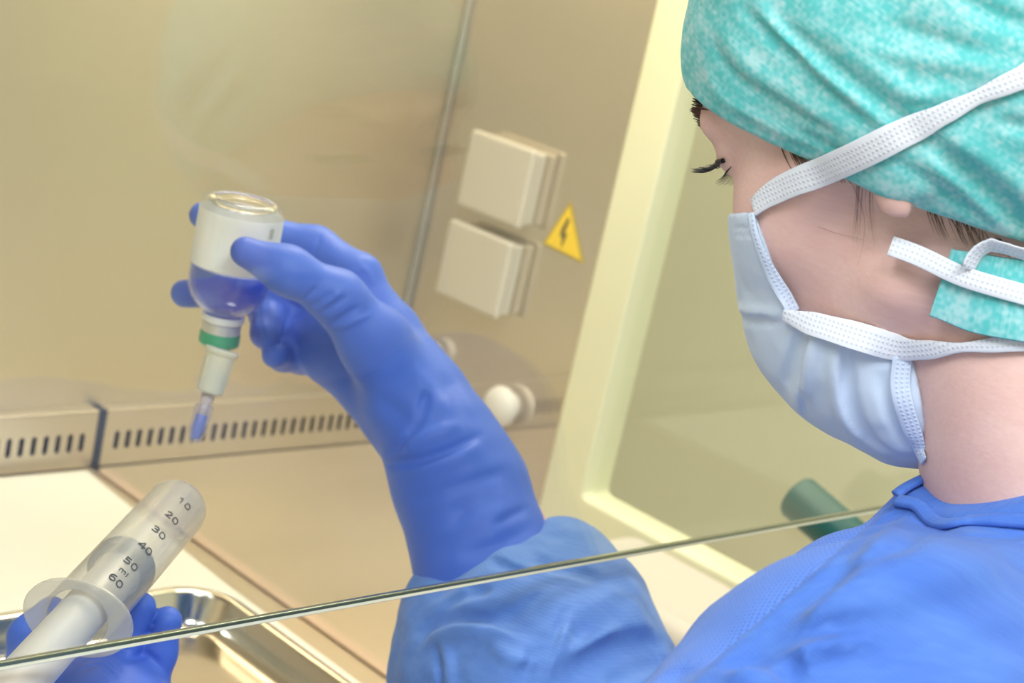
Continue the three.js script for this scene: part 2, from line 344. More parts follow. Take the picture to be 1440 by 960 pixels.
// surface nets with block culling; slack is how far the field may overstate distance
function meshSDF(f, lo, hi, c, uvFn, slack = 1.35) {
  const nx = Math.ceil((hi.x - lo.x) / c) + 1, ny = Math.ceil((hi.y - lo.y) / c) + 1, nz = Math.ceil((hi.z - lo.z) / c) + 1;
  const val = new Float32Array(nx * ny * nz).fill(1e3), id = (i, j, k) => (k * ny + j) * nx + i, B = 8, rad = B * c * Math.sqrt(3) / 2 * slack + 2 * c;
  const done = [];
  for (let k = 0; k < nz; k += B) for (let j = 0; j < ny; j += B) for (let i = 0; i < nx; i += B) {
    const d = f(lo.x + (i + B / 2) * c, lo.y + (j + B / 2) * c, lo.z + (k + B / 2) * c);
    const k1 = Math.min(k + B, nz), j1 = Math.min(j + B, ny), i1 = Math.min(i + B, nx), near = Math.abs(d) < rad;
    for (let kk = k; kk < k1; kk++) for (let jj = j; jj < j1; jj++) for (let ii = i; ii < i1; ii++)
      val[id(ii, jj, kk)] = near ? f(lo.x + ii * c, lo.y + jj * c, lo.z + kk * c) : d;
  }
  const vid = new Int32Array(nx * ny * nz).fill(-1), pos = [];
  const E = [[0, 1], [0, 2], [0, 4], [1, 3], [1, 5], [2, 3], [2, 6], [3, 7], [4, 5], [4, 6], [5, 7], [6, 7]];
  const v8 = new Float64Array(8);
  for (let k = 0; k < nz - 1; k++) for (let j = 0; j < ny - 1; j++) for (let i = 0; i < nx - 1; i++) {
    let m = 0;
    for (let q = 0; q < 8; q++) { const v = v8[q] = val[id(i + (q & 1), j + ((q >> 1) & 1), k + (q >> 2))]; if (v < 0) m++; }
    if (m === 0 || m === 8) continue;
    let sx = 0, sy = 0, sz = 0, n = 0;
    for (const [a, b] of E) if ((v8[a] < 0) !== (v8[b] < 0)) { const t = v8[a] / (v8[a] - v8[b]); sx += (a & 1) + t * ((b & 1) - (a & 1)); sy += ((a >> 1) & 1) + t * (((b >> 1) & 1) - ((a >> 1) & 1)); sz += (a >> 2) + t * ((b >> 2) - (a >> 2)); n++; }
    vid[id(i, j, k)] = pos.length / 3; pos.push(lo.x + (i + sx / n) * c, lo.y + (j + sy / n) * c, lo.z + (k + sz / n) * c);
  }
  const idx = [], quad = (a, b, cc, d, flip) => { if (a < 0 || b < 0 || cc < 0 || d < 0) return; flip ? idx.push(a, cc, b, a, d, cc) : idx.push(a, b, cc, a, cc, d); };
  for (let k = 1; k < nz - 1; k++) for (let j = 1; j < ny - 1; j++) for (let i = 1; i < nx - 1; i++) {
    const s = val[id(i, j, k)] < 0;
    if (s !== (val[id(i + 1, j, k)] < 0)) quad(vid[id(i, j - 1, k - 1)], vid[id(i, j, k - 1)], vid[id(i, j, k)], vid[id(i, j - 1, k)], !s);
    if (s !== (val[id(i, j + 1, k)] < 0)) quad(vid[id(i - 1, j, k - 1)], vid[id(i - 1, j, k)], vid[id(i, j, k)], vid[id(i, j, k - 1)], !s);
    if (s !== (val[id(i, j, k + 1)] < 0)) quad(vid[id(i - 1, j - 1, k)], vid[id(i, j - 1, k)], vid[id(i, j, k)], vid[id(i - 1, j, k)], !s);
  }
  const nor = new Float32Array(pos.length), uv = new Float32Array(pos.length / 3 * 2), e = c * .35;
  for (let q = 0; q < pos.length; q += 3) {
    const x = pos[q], y = pos[q + 1], z = pos[q + 2];
    const gx = f(x + e, y, z) - f(x - e, y, z), gy = f(x, y + e, z) - f(x, y - e, z), gz = f(x, y, z + e) - f(x, y, z - e), L = Math.hypot(gx, gy, gz) || 1;
    nor[q] = gx / L; nor[q + 1] = gy / L; nor[q + 2] = gz / L;
    if (uvFn) { const t = uvFn(x, y, z, gx / L, gy / L, gz / L); uv[q / 3 * 2] = t[0]; uv[q / 3 * 2 + 1] = t[1]; }
  }
  const g = new THREE.BufferGeometry();
  g.setAttribute('position', new THREE.Float32BufferAttribute(pos, 3)); g.setAttribute('normal', new THREE.BufferAttribute(nor, 3));
  if (uvFn) g.setAttribute('uv', new THREE.BufferAttribute(uv, 2));
  g.setIndex(idx); return g;
}
const grad = (f, p, e = .0008) => V(f(p.x + e, p.y, p.z) - f(p.x - e, p.y, p.z), f(p.x, p.y + e, p.z) - f(p.x, p.y - e, p.z), f(p.x, p.y, p.z + e) - f(p.x, p.y, p.z - e)).normalize();
// where the sight line through a measured picture position meets a shape
function hit(f, px, py, t0 = .45, t1 = 1.5) {
  const r = ray(px, py), L = r.length(); let t = t0, best = 1e9, bt = t0;
  for (let i = 0; i < 220 && t < t1; i++) { const p = r.clone().multiplyScalar(t).add(EYE), d = f(p.x, p.y, p.z); if (d < best) { best = d; bt = t; } if (d < .0002) return p; t += Math.max(d, .0003) * .6 / L; }
  return r.clone().multiplyScalar(bt).add(EYE);
}
function spline(px, n) { // smooth picture-space path, resampled
  const c = new THREE.CatmullRomCurve3(px.map(p => V(p[0], p[1], p[2] ?? 0)), false, 'centripetal'); return c.getSpacedPoints(n).map(p => [p.x, p.y, p.z]);
}
const onShape = (f, px, n = 16, t0 = .45) => spline(px, n).map(p => hit(f, p[0], p[1], t0));
// a flat strip along points, with the side it lies on given by normals
function ribbon(pts, normals, width, thick) {
  const n = pts.length, pos = [], uv = [], idx = []; let s = 0;
  const wf = typeof width === 'function' ? width : () => width;
  for (let i = 0; i < n; i++) {
    const t = pts[Math.min(i + 1, n - 1)].clone().sub(pts[Math.max(i - 1, 0)]).normalize(), nn = normals[i].clone().addScaledVector(t, -normals[i].dot(t)).normalize(), b = V(0, 0, 0).crossVectors(nn, t).normalize();
    if (i) s += pts[i].distanceTo(pts[i - 1]);
    const w = wf(i / (n - 1)) / 2, ring = [[-w, 0], [-w * .96, thick], [-w * .5, thick * 1.25], [0, thick * 1.3], [w * .5, thick * 1.25], [w * .96, thick], [w, 0], [w * .9, -thick * .4], [0, -thick * .4], [-w * .9, -thick * .4]];
    for (const [a, c] of ring) { const p = pts[i].clone().addScaledVector(b, a).addScaledVector(nn, c); pos.push(p.x, p.y, p.z); uv.push(s, a + w); }
  }
  const m = 10;
  for (let i = 0; i + 1 < n; i++) for (let j = 0; j < m; j++) { const a = i * m + j, b = i * m + (j + 1) % m, c = a + m, d = b + m; idx.push(a, b, c, b, d, c); }
  for (const e of [0, n - 1]) for (let j = 1; j + 1 < m; j++) e ? idx.push(e * m, e * m + j, e * m + j + 1) : idx.push(0, j + 1, j);
  const g = new THREE.BufferGeometry(); g.setAttribute('position', new THREE.Float32BufferAttribute(pos, 3)); g.setAttribute('uv', new THREE.Float32BufferAttribute(uv, 2)); g.setIndex(idx); g.computeVertexNormals(); return g;
}
const n3 = (x, y, z) => { // smooth 3D noise, -1..1
  const k = Math.floor(z), f = z - k, u = f * f * (3 - 2 * f); return ((noise(x, y, 4096, k * 7 + 5) * (1 - u) + noise(x, y, 4096, k * 7 + 12) * u) - .5) * 2;
};

// ---------------------------------------------------------------- fabrics and skin
const capTex = tex(512, 512, (u, v) => {
  const a = noise(u * 12, v * 12, 12, 21), b = noise(u * 48, v * 48, 48, 22), c = noise(u * 128, v * 24, 128, 23), e = noise(u * 24, v * 96, 96, 24);
  const gx = Math.sin(u * 2 * Math.PI * 30), gy = Math.sin(v * 2 * Math.PI * 30), t = clamp((a - .5) * .55 + (b - .5) * .6 + (c - .5) * .6 + (e - .5) * .5 + gx * gy * .16 + .42, 0, 1);
  return mix([86, 188, 190], [162, 210, 214], t);
}, true, .13);
const dotsBump = tex(256, 256, (u, v) => { // staggered dimples
  let h = 1; for (const [ox, oy] of [[0, 0], [.5, .5]]) { const x = ((u * 8 + ox) % 1) - .5, y = ((v * 8 + oy) % 1) - .5; h -= .9 * Math.exp(-(x * x + y * y) * 34); } return g3(h);
}, false, .020);
const dotsColor = tex(256, 256, (u, v) => {
  let h = 0; for (const [ox, oy] of [[0, 0], [.5, .5]]) { const x = ((u * 8 + ox) % 1) - .5, y = ((v * 8 + oy) % 1) - .5; h += Math.exp(-(x * x + y * y) * 30); }
  return mix([92, 136, 226], [38, 78, 172], clamp(h, 0, 1));
}, true, .020);
const weaveBump = tex(256, 256, (u, v) => g3(.5 + .25 * Math.sin(v * 2 * Math.PI * 24) * (0.6 + .4 * noise(u * 16, v * 24, 48, 31)) + .2 * (noise(u * 64, v * 64, 64, 32) - .5)), false, .036);
const clothColor = tex(256, 256, (u, v) => mix([58, 102, 192], [80, 124, 206], noise(u * 10, v * 10, 10, 33) * .6 + noise(u * 80, v * 40, 80, 34) * .4), true, .12);
const cuffColor = tex(256, 256, (u, v) => mix([84, 126, 204], [104, 146, 216], noise(u * 10, v * 10, 10, 35) * .6 + noise(u * 80, v * 40, 80, 36) * .4), true, .12);
const stitch = (base, dot) => tex(128, 64, (u, v) => { // three rows of pressed dots along a strip
  const x = ((u * 6) % 1) - .5, y = v; let h = 0; for (const r of [.22, .42, .62, .8]) h = Math.max(h, Math.exp(-((x / .24) ** 2 + ((y - r) / .045) ** 2))); return mix(base, dot, h);
}, true, .0125, .0115);
const stitchBump = tex(128, 64, (u, v) => { const x = ((u * 6) % 1) - .5; let h = 0; for (const r of [.22, .42, .62, .8]) h = Math.max(h, Math.exp(-((x / .24) ** 2 + ((v - r) / .045) ** 2))); return g3(1 - h * .9); }, false, .0125, .0115);
const skinTex = tex(512, 512, (u, v) => {
  const a = noise(u * 10, v * 10, 10, 41), b = noise(u * 90, v * 90, 90, 42), c = noise(u * 200, v * 200, 200, 43);
  return mix([234, 198, 188], [222, 178, 170], clamp(.5 + (a - .5) * .7 + (b - .5) * .3 + (c - .5) * .25, 0, 1));
}, true, .12);
const skinBump = tex(512, 512, (u, v) => g3(.5 + .35 * (noise(u * 150, v * 150, 150, 44) - .5) + .5 * (noise(u * 40, v * 40, 40, 45) - .5)), false, .12);
const P = {
  skin: new THREE.MeshPhysicalMaterial({ map: skinTex, roughness: .5, bumpMap: skinBump, bumpScale: .00009, sheen: .25, sheenRoughness: .5, sheenColor: new THREE.Color(1, .8, .7) }),
  cap: new THREE.MeshPhysicalMaterial({ map: capTex, roughness: .85, sheen: .3, sheenColor: new THREE.Color(.7, 1, 1) }),
  gown: new THREE.MeshPhysicalMaterial({ map: clothColor, bumpMap: weaveBump, bumpScale: .00012, roughness: .8, sheen: .3, sheenColor: new THREE.Color(.7, .8, 1) }),
  cuff: new THREE.MeshPhysicalMaterial({ map: cuffColor, bumpMap: weaveBump, bumpScale: .00015, roughness: .8, sheen: .4, sheenColor: new THREE.Color(.8, .88, 1) }),
  dots: new THREE.MeshPhysicalMaterial({ map: dotsColor, bumpMap: dotsBump, bumpScale: .00035, roughness: .75, sheen: .3, sheenColor: new THREE.Color(.7, .8, 1) }),
  mask: new THREE.MeshPhysicalMaterial({ color: new THREE.Color(.60, .71, .86), roughness: .85, sheen: .2, sheenColor: new THREE.Color(1, 1, 1) }),
  tie: new THREE.MeshPhysicalMaterial({ map: stitch([226, 231, 241], [208, 214, 227]), bumpMap: stitchBump, bumpScale: .0003, roughness: .8 }),
  hem: new THREE.MeshPhysicalMaterial({ map: stitch([208, 222, 245], [190, 206, 234]), bumpMap: stitchBump, bumpScale: .0003, roughness: .8 }),
  glove: new THREE.MeshPhysicalMaterial({ color: new THREE.Color(.075, .165, .68), roughness: .5, specularIntensity: .7, sheen: .35, sheenRoughness: .5, sheenColor: new THREE.Color(.5, .6, 1) }),
  hair: new THREE.MeshStandardMaterial({ color: new THREE.Color(.12, .065, .04), roughness: .5 }),
  lash: new THREE.MeshStandardMaterial({ color: new THREE.Color(.008, .007, .007), roughness: .5 }),
  eye: new THREE.MeshPhysicalMaterial({ color: new THREE.Color(.8, .78, .76), roughness: .1, clearcoat: 1 }),
};

// ---------------------------------------------------------------- the person
const person = thing('person', 'person in blue gown, teal cap and face mask holding up a vial', 'person', V(.72, .52, -.25));
// head pose: local x to her left, y up, z out of her face
const HQ = new THREE.Matrix4().makeRotationFromEuler(new THREE.Euler(32.3 * Math.PI / 180, 188.8 * Math.PI / 180, -5.8 * Math.PI / 180, 'YXZ'));
const HT = at(1310.5, 216.7, .772), HM = HQ.clone().setPosition(HT), HI = HM.clone().invert(), hI = HI.elements;
const L2W = (x, y, z) => V(x, y, z).applyMatrix4(HM), W2L = p => p.clone().applyMatrix4(HI);
const inHead = f => (x, y, z) => f(hI[0] * x + hI[4] * y + hI[8] * z + hI[12], hI[1] * x + hI[5] * y + hI[9] * z + hI[13], hI[2] * x + hI[6] * y + hI[10] * z + hI[14]);
const v3 = a => V(a[0], a[1], a[2]), B = (a, b, ra, rb) => bone(v3(a), v3(b), ra, rb);
const headParts = {
  cran: ell(0, .052, -.012, .074, .088, .092), face: ell(0, .012, .036, .061, .085, .054), brow: B([.010, .046, .088], [.042, .044, .0745], .009, .009),
  cheek: ell(.042, -.012, .054, .022, .024, .025), zyg: B([.042, .000, .056], [.064, .004, .025], .012, .009), jaw: B([.047, -.050, .014], [.014, -.088, .070], .014, .015),
  lower: ell(0, -.046, .058, .044, .052, .040), nose: B([0, .030, .084], [0, -.008, .095], .008, .010), ear: ell(.073, .016, -.012, .008, .026, .016), lobe: ell(.0745, -.0125, -.0085, .0055, .0120, .0090),
  socket: ell(.034, .028, .096, .018, .012, .020), ball: ell(.033, .0275, .0715, .0155, .014, .0135), lid: B([.022, .0300, .0855], [.046, .0295, .0730], .0040, .0034),
};
function headLocal(x0, y, z) {
  const x = Math.abs(x0), h = headParts;
  let d = smin(h.cran(x, y, z), h.face(x, y, z), .03);
  d = smin(d, h.lower(x, y, z), .03); d = smin(d, h.cheek(x, y, z), .02); d = smin(d, h.zyg(x, y, z), .016); d = smin(d, h.jaw(x, y, z), .03); d = smin(d, h.nose(x, y, z), .012);
  d = smax(d, -h.socket(x, y, z), .014); d = smin(d, h.brow(x, y, z), .014); d = smin(d, h.ball(x, y, z), .003); d = smin(d, h.lid(x, y, z), .004);
  return smin(smin(d, h.ear(x, y, z), .006), h.lobe(x, y, z), .0035);
}
const headW = inHead(headLocal);
const neckTop = L2W(0, -.02, -.016), neckLow = at(1478, 700, .765);
const neck = bone(neckTop, neckLow.clone().add(V(.004, -.05, .02)), .047, .051);
// torso and arms (under the clothes)
const chestC = V(.74, 1.00, -.20), shoulderL = at(1215, 1010, .635), elbowL = V(.42, 1.02, -.24), wristL = at(110, 1090, .83), wristR = at(625, 590, 1.06), elbowR = at(890, 1110, .985), shoulderR = V(.87, 1.12, -.30);
const trunk = chain([[V(.735, 1.03, -.235), .075], [V(.74, .96, -.21), .10], [V(.74, .78, -.16), .12], [V(.74, .60, -.14), .125]], .06);
const bodyArms = [chain([[V(.75, 1.06, -.255), .045], [shoulderL, .042], [elbowL, .036], [wristL, .026]], .03), chain([[V(.75, 1.06, -.255), .045], [shoulderR, .045], [elbowR, .036], [wristR, .024]], .03)];
const bodySDF = (x, y, z) => { let d = smin(headW(x, y, z), neck(x, y, z), .022); let t = smin(trunk(x, y, z), Math.min(bodyArms[0](x, y, z), bodyArms[1](x, y, z)), .04); return smin(d, t, .02); };
const skinUV = (x, y, z, nx, ny, nz) => [x * .7 - z * .7, y];
part('body', meshSDF(bodySDF, V(.30, .46, -.76), V(.98, 1.62, .02), .0035, skinUV), P.skin, person);
// eyes, lids' lashes, brows, hair
for (const s of [1, -1]) {
  const c = L2W(s * .032, .0275, .0745), e = new THREE.SphereGeometry(.0118, 24, 16); e.translate(c.x, c.y, c.z); part('eyeball', e, P.eye, person);
}
function hairs(list) { return mergeGeometries(list.map(([pts, r]) => { const g = new THREE.TubeGeometry(new THREE.CatmullRomCurve3(pts), 7, r, 4); const p = g.attributes.position; // taper to the tip
  for (let i = 0; i <= 7; i++) { const c = new THREE.CatmullRomCurve3(pts).getPointAt(i / 7), k = 1 - .85 * (i / 7); for (let j = 0; j <= 4; j++) { const q = i * 5 + j; p.setXYZ(q, c.x + (p.getX(q) - c.x) * k, c.y + (p.getY(q) - c.y) * k, c.z + (p.getZ(q) - c.z) * k); } } return g; })); }
const surfZ = (x, y) => { let z = .12; while (z > .03 && headLocal(x, y, z) > .0002) z -= Math.max(.0002, headLocal(x, y, z) * .5); return z; };
for (const s of [1, -1]) {
  const up = [], low = [], brow = [];
  for (let i = 0; i < 64; i++) {
    const t = i / 63, x0 = .021 + .0275 * t, y0 = .0278 - .002 * t * t, a = [x0, y0, surfZ(x0, y0) - .0003], len = .0095 + .003 * Math.sin(t * 3) + .002 * rnd(), out = (t - .35) * .9 + (rnd() - .5) * .4;
    const dir = V(out, -.34 + .25 * rnd(), 1).normalize();
    up.push([[L2W(s * a[0], a[1], a[2]), L2W(s * (a[0] + dir.x * len * .5), a[1] + dir.y * len * .55 - .001, a[2] + dir.z * len * .5), L2W(s * (a[0] + dir.x * len), a[1] + dir.y * len * .65 + .0012, a[2] + dir.z * len)],   .00038]);
  }
  for (let i = 0; i < 22; i++) {
    const t = i / 21, x0 = .022 + .026 * t, y0 = .0180 + .004 * t * t, a = [x0, y0, surfZ(x0, y0) - .0003], len = .005 + .002 * rnd(), out = (t - .4) * .8 + (rnd() - .5) * .4;
    low.push([[L2W(s * a[0], a[1], a[2]), L2W(s * (a[0] + out * len * .5), a[1] - len * .4, a[2] + len * .5), L2W(s * (a[0] + out * len), a[1] - len * .5, a[2] + len * .9)], .0002]);
  }
  for (let i = 0; i < 170; i++) {
    const t = rnd(), x = .012 + .040 * t, y = .0445 + .008 * Math.sin(t * 2.2) + (rnd() - .5) * .006, z0 = .12;
    let zz = z0; while (zz > .05 && headLocal(x, y, zz) > .0002) zz -= Math.max(.0003, headLocal(x, y, zz) * .5);
    const l = .006 + .004 * rnd(); brow.push([[L2W(s * x, y, zz - .0004), L2W(s * (x + l * .5), y + l * .3, zz + .0012), L2W(s * (x + l * .9), y + l * .35 - .001, zz + .0006 - l * .1)], .00022]);
  }
  part('eyelashes', hairs(up.concat(low)), P.lash, person);
  part('eyelid_line', tube([.022, .028, .034, .040, .045, .049].map(x => L2W(s * x, .0276 - .002 * ((x - .021) / .0275) ** 2, surfZ(x, .0270) + .0001)), .0012, 20, 6), P.lash, person, 'dark made-up lid edge');
  part('eyebrow', hairs(brow), P.hair, person);
}

// ---- cap
const capBase = (x0, y, z) => {
  const x = Math.abs(x0);
  let d = smin(ell(0, .054, -.018, .083, .094, .104)(x, y, z), ell(0, .045, .034, .0705, .077, .063)(x, y, z), .04);
  d = smin(d, headParts.ear(x, y, z) - .005, .02); d = smin(d, ell(0, .012, -.046, .074, .080, .074)(x, y, z), .03);
  return d;
};
const capEdge = (y, z) => -(y - .865 * z + .0101) / 1.322;     // > 0 below the edge
const capShapeW = inHead((x, y, z) => smax(capBase(x, y, z), capEdge(y, z), .006));
const capPaths = [
  [[[1080, 3], [1103, 37], [1147, 73], [1187, 107], [1260, 163], [1320, 205]], .0032, 0.0048],
  [[[1043, 10], [1093, 60], [1160, 123], [1227, 183]], .0028, 0.0041],
  [[[1002, 63], [1033, 107], [1093, 143], [1177, 187]], .0026, 0.0034],
  [[[1293, 193], [1360, 247], [1433, 313], [1480, 350]], .0040, 0.0055],
  [[[1250, 223], [1303, 257], [1353, 290], [1390, 317]], .0022, 0.0032],
  [[[1127, 187], [1173, 213], [1220, 232]], .0020, 0.0025],
  [[[1340, -10], [1360, 3], [1403, 23], [1440, 37], [1500, 70]], .0035, 0.0048],
  [[[1173, 60], [1225, 92], [1280, 133], [1343, 130]], .0030, -0.0025],
  [[[1060, -10], [1080, 25], [1140, 85], [1200, 135], [1262, 180]], .0045, -0.0034],
  [[[1010, 40], [1050, 90], [1120, 140], [1200, 195]], .0045, -0.0030],
  [[[1150, 40], [1230, 70], [1330, 90], [1440, 100]], .0035, -0.0018],
  [[[1330, 190], [1400, 235], [1470, 300]], .0050, -0.0032],
  [[[1300, 215], [1370, 270], [1430, 330]], .0045, -0.0032],
  [[[1230, 30], [1300, 50], [1400, 80]], .0030, 0.0018],
  [[[1400, 170], [1440, 180], [1500, 200]], .003, 0.0025],
  [[[990, 90], [1010, 130], [1070, 170], [1160, 212]], .0030, -0.0018],
];
const capFold = folds(capPaths.map(([p, w, d]) => ({ pts: onShape(capShapeW, p, 12), w, d })));
const capCut = inHead((x, y, z) => capEdge(y, z));
const capBaseW = inHead(capBase);
const capSDF = (x, y, z) => { let d = capBaseW(x, y, z); if (Math.abs(d) < .02) d += capFold(x, y, z) + .0007 * n3(x * 90, y * 90, z * 90) + .0012 * n3(x * 30 + 7, y * 30, z * 30); return smax(d, capCut(x, y, z), .003); };
const cu = p => { const q = W2L(p); return q; };
const capMesh = meshSDF(capSDF, HT.clone().add(V(-.16, -.13, -.19)), HT.clone().add(V(.16, .20, .17)), .0022, (x, y, z) => {
  const lx = hI[0] * x + hI[4] * y + hI[8] * z + hI[12], ly = hI[1] * x + hI[5] * y + hI[9] * z + hI[13], lz = hI[2] * x + hI[6] * y + hI[10] * z + hI[14];
  return [lz * .8 - ly * .6 + Math.abs(lx) * .15, ly * .8 + lz * .6 + Math.abs(lx) * .3];
});
part('surgical_cap', capMesh, P.cap, person, 'teal mottled disposable surgical cap with long folds');

// ---- face mask: a pleated volume over nose, mouth and chin
const planeL = (p, n) => { const N = v3(n).normalize(), c = N.dot(v3(p)); return (x, y, z) => N.x * x + N.y * y + N.z * z - c; };
const sight = (ax, ay, bx, by, ix, iy) => { // a plane through two measured edge points of the mask, positive towards a third inside it
  const e = W2L(EYE), A = W2L(at(ax, ay, .78)).sub(e), Bv = W2L(at(bx, by, .78)).sub(e), n = A.cross(Bv).normalize(), s = Math.sign(n.dot(W2L(at(ix, iy, .78)).sub(e)));
  return (x, y, z) => s * (n.x * (x - e.x) + n.y * (y - e.y) + n.z * (z - e.z));
};
const mk = {
  a: ell(0, -.020, .055, .050, .046, .046), b: ell(0, -.058, .060, .056, .050, .050), c: ell(0, -.096, .037, .050, .043, .040),
p1: sight(1062, 298, 1112, 440, 1030, 380), p2: sight(1112, 440, 1285, 498, 1180, 560), p3: sight(1285, 497, 1312, 655, 1200, 560), top: sight(1020, 301, 1064, 297, 1050, 380),
};
const maskBase = (x0, y, z) => {
  const x = Math.abs(x0), q = mk;
  let d = smin(smin(q.a(x, y, z), q.b(x, y, z), .02), q.c(x, y, z), .03);
  return smin(d, headLocal(x, y, z) - .0022, .012);
};
const maskCut = (x0, y, z) => { const x = Math.abs(x0), q = mk; return smax(smax(-Math.max(q.p1(x, y, z), q.p2(x, y, z)), -q.p3(x, y, z), .003), -q.top(x, y, z), .002); };
const maskShapeW = inHead((x, y, z) => Math.max(maskBase(x, y, z), maskCut(x, y, z)));
const maskPaths = [
  [[[1037, 437], [1060, 439], [1083, 440], [1108, 440]], .0030, -0.0030], [[[1034, 446], [1060, 449], [1090, 450]], .0024, 0.0035],
  [[[1134, 458], [1126, 480], [1112, 515], [1104, 545]], .0032, 0.0065], [[[1146, 462], [1140, 500], [1130, 540], [1122, 580]], .0040, -0.0041],
  [[[1190, 484], [1190, 537], [1199, 580], [1222, 618], [1253, 640]], .0030, 0.0068], [[[1180, 480], [1178, 535], [1186, 585], [1208, 622]], .0042, -0.0041],
  [[[1240, 520], [1246, 560], [1262, 600], [1280, 636]], .0028, 0.0035], [[[1125, 505], [1128, 550], [1134, 585]], .0022, 0.0027],
  [[[1030, 322], [1045, 321], [1058, 321]], .0012, 0.0016], [[[1031, 332], [1046, 331], [1061, 331]], .0012, 0.0016],
];
const maskFold = folds(maskPaths.map(([p, w, d]) => ({ pts: onShape(maskShapeW, p, 10), w, d })));
const maskBaseW = inHead(maskBase), maskCutW = inHead(maskCut);
const maskSDF = (x, y, z) => { let d = maskBaseW(x, y, z); if (Math.abs(d) < .02) d += maskFold(x, y, z) + .0006 * n3(x * 110, y * 110, z * 110); return smax(d, maskCutW(x, y, z), .0015); };
const mask = part('face_mask', meshSDF(maskSDF, HT.clone().add(V(-.12, -.19, -.16)), HT.clone().add(V(.12, .05, .08)), .002, (x, y, z) => [x, y]), P.mask, person, 'pale blue pleated surgical mask');
// binding, hem and ties
const faceAll = (x, y, z) => Math.min(maskSDF(x, y, z), capSDF(x, y, z), bodySDF(x, y, z));
function strip(name, px, width, m, words, lift = .0006, shape = faceAll, n = 26) {
  const pts = onShape(shape, px, n), nor = pts.map(p => grad(shape, p, .004));
  for (let k = 0; k < 3; k++) for (let i = 1; i < nor.length - 1; i++) nor[i] = nor[i].clone().add(nor[i - 1]).add(nor[i + 1]).normalize();
  for (let k = 0; k < 2; k++) for (let i = 1; i < pts.length - 1; i++) pts[i] = pts[i].clone().multiplyScalar(2).add(pts[i - 1]).add(pts[i + 1]).multiplyScalar(.25);
  const l = typeof lift === 'function' ? lift : () => lift;
  pts.forEach((p, i) => p.addScaledVector(nor[i], l(i / (pts.length - 1))));
  return part(name, ribbon(pts, nor, width, .0007), m, mask, words);
}
const wf = (...k) => t => { const s = t * (k.length - 1), i = Math.min(Math.floor(s), k.length - 2); const f = s - i, u = f * f * (3 - 2 * f); return k[i] + (k[i + 1] - k[i]) * u; };
strip('side_binding', [[1058, 300], [1066, 335], [1084, 378], [1099, 410], [1113, 440]], wf(.0035, .0045, .0060, .0075), P.hem, 'white stitched side binding', .0012);
strip('hem', [[1268, 500], [1266, 545], [1281, 598], [1302, 648]], wf(.0085, .0085, .0080, .007), P.hem, 'stitched lower hem', .0008);
strip('tie', [[1104, 440], [1140, 455], [1200, 472], [1262, 486], [1300, 489], [1345, 488], [1400, 484], [1450, 479], [1510, 470]], wf(.006, .011, .0125, .0125, .009, .0042, .0068, .0085, .009), P.tie, 'white lower tie running back under the jaw', .0024, faceAll, 40);
strip('tie', [[1064, 292], [1078, 278], [1110, 260], [1165, 237], [1220, 212], [1262, 191], [1300, 173], [1335, 156], [1380, 133], [1440, 107], [1510, 76]], wf(.009, .0115, .0125, .0125, .0125, .0115, .0085, .006, .0085, .0115, .012), P.tie, 'white upper tie running back over the cap', .0016, faceAll, 44);
strip('tie_end', [[1258, 352], [1300, 365], [1350, 384], [1400, 402], [1445, 418], [1510, 442]], .0085, P.tie, 'loose white end of the lower tie', t => .010 - .002 * t);
{ // the loop of the tied bow beside the loose end
  const s = [[1362, 374], [1374, 352], [1395, 341], [1420, 343], [1445, 356], [1480, 380]], b = onShape(faceAll, s, 16), nn = b.map(p => grad(faceAll, p, .006));
  const pts = b.map((p, i) => p.addScaledVector(nn[i], .011)), side = nn.map((n, i) => { const t = pts[Math.min(i + 1, 16)].clone().sub(pts[Math.max(i - 1, 0)]).normalize(); return V(0, 0, 0).crossVectors(n, t).multiplyScalar(-.75).addScaledVector(n, .65).normalize(); });
  part('tie_loop', ribbon(pts, side, .0085, .0006), P.tie, mask, 'white loop of the tied bow');
}
{
  const px = [[1321, 394], [1350, 402], [1390, 414], [1440, 424], [1510, 440]], pts = onShape(faceAll, px, 16), nn = pts.map(p => grad(faceAll, p, .008));
  for (let k = 0; k < 3; k++) for (let i = 1; i < nn.length - 1; i++) nn[i] = nn[i].clone().add(nn[i - 1]).add(nn[i + 1]).normalize();
  pts.forEach((p, i) => p.addScaledVector(nn[i], .006)); part('cap_tail', ribbon(pts, nn, wf(.030, .0335, .034, .033), .0008), P.cap, person, 'teal tail of the cap hanging behind the jaw');
}
// loose hair at the temple, below the strap and at the nape
{
  const strands = [], path = (px, r, lift = .0005) => strands.push([onShape((x, y, z) => Math.min(bodySDF(x, y, z), maskSDF(x, y, z)), px, 6).map(p => p.addScaledVector(grad(bodySDF, p, .003), lift)), r]);
  for (let i = 0; i < 46; i++) { const a = rnd(), b = rnd() * 12 - 6; path([[1095 + a * 95 + b * .4, 188 + a * 36], [1108 + a * 84 + b, 218 + a * 22], [1128 + a * 72 + b * 1.4, 250 + a * 8]], .00028 + .0002 * rnd()); }
  for (let i = 0; i < 12; i++) { const a = rnd(); path([[1200 + a * 34, 240 + a * 4], [1195 + a * 32 + rnd() * 6, 280], [1190 + a * 42 + rnd() * 8, 310 + 40 * rnd()]], .00007 + .00006 * rnd()); }
  path([[1196, 255], [1215, 300], [1214, 345], [1205, 376]], .00010); path([[1150, 318], [1185, 330], [1225, 340]], .00007);
  for (let i = 0; i < 40; i++) { const a = rnd(), b = rnd(); path([[1300 + a * 130, 288 + a * 58], [1302 + a * 130 + b * 12, 306 + a * 58], [1308 + a * 130 + b * 22, 326 + a * 40 + 14 * b]], .00012 + .00008 * rnd()); }
  part('hair', hairs(strands), P.hair, person, 'loose brown hair under the cap edge');
}

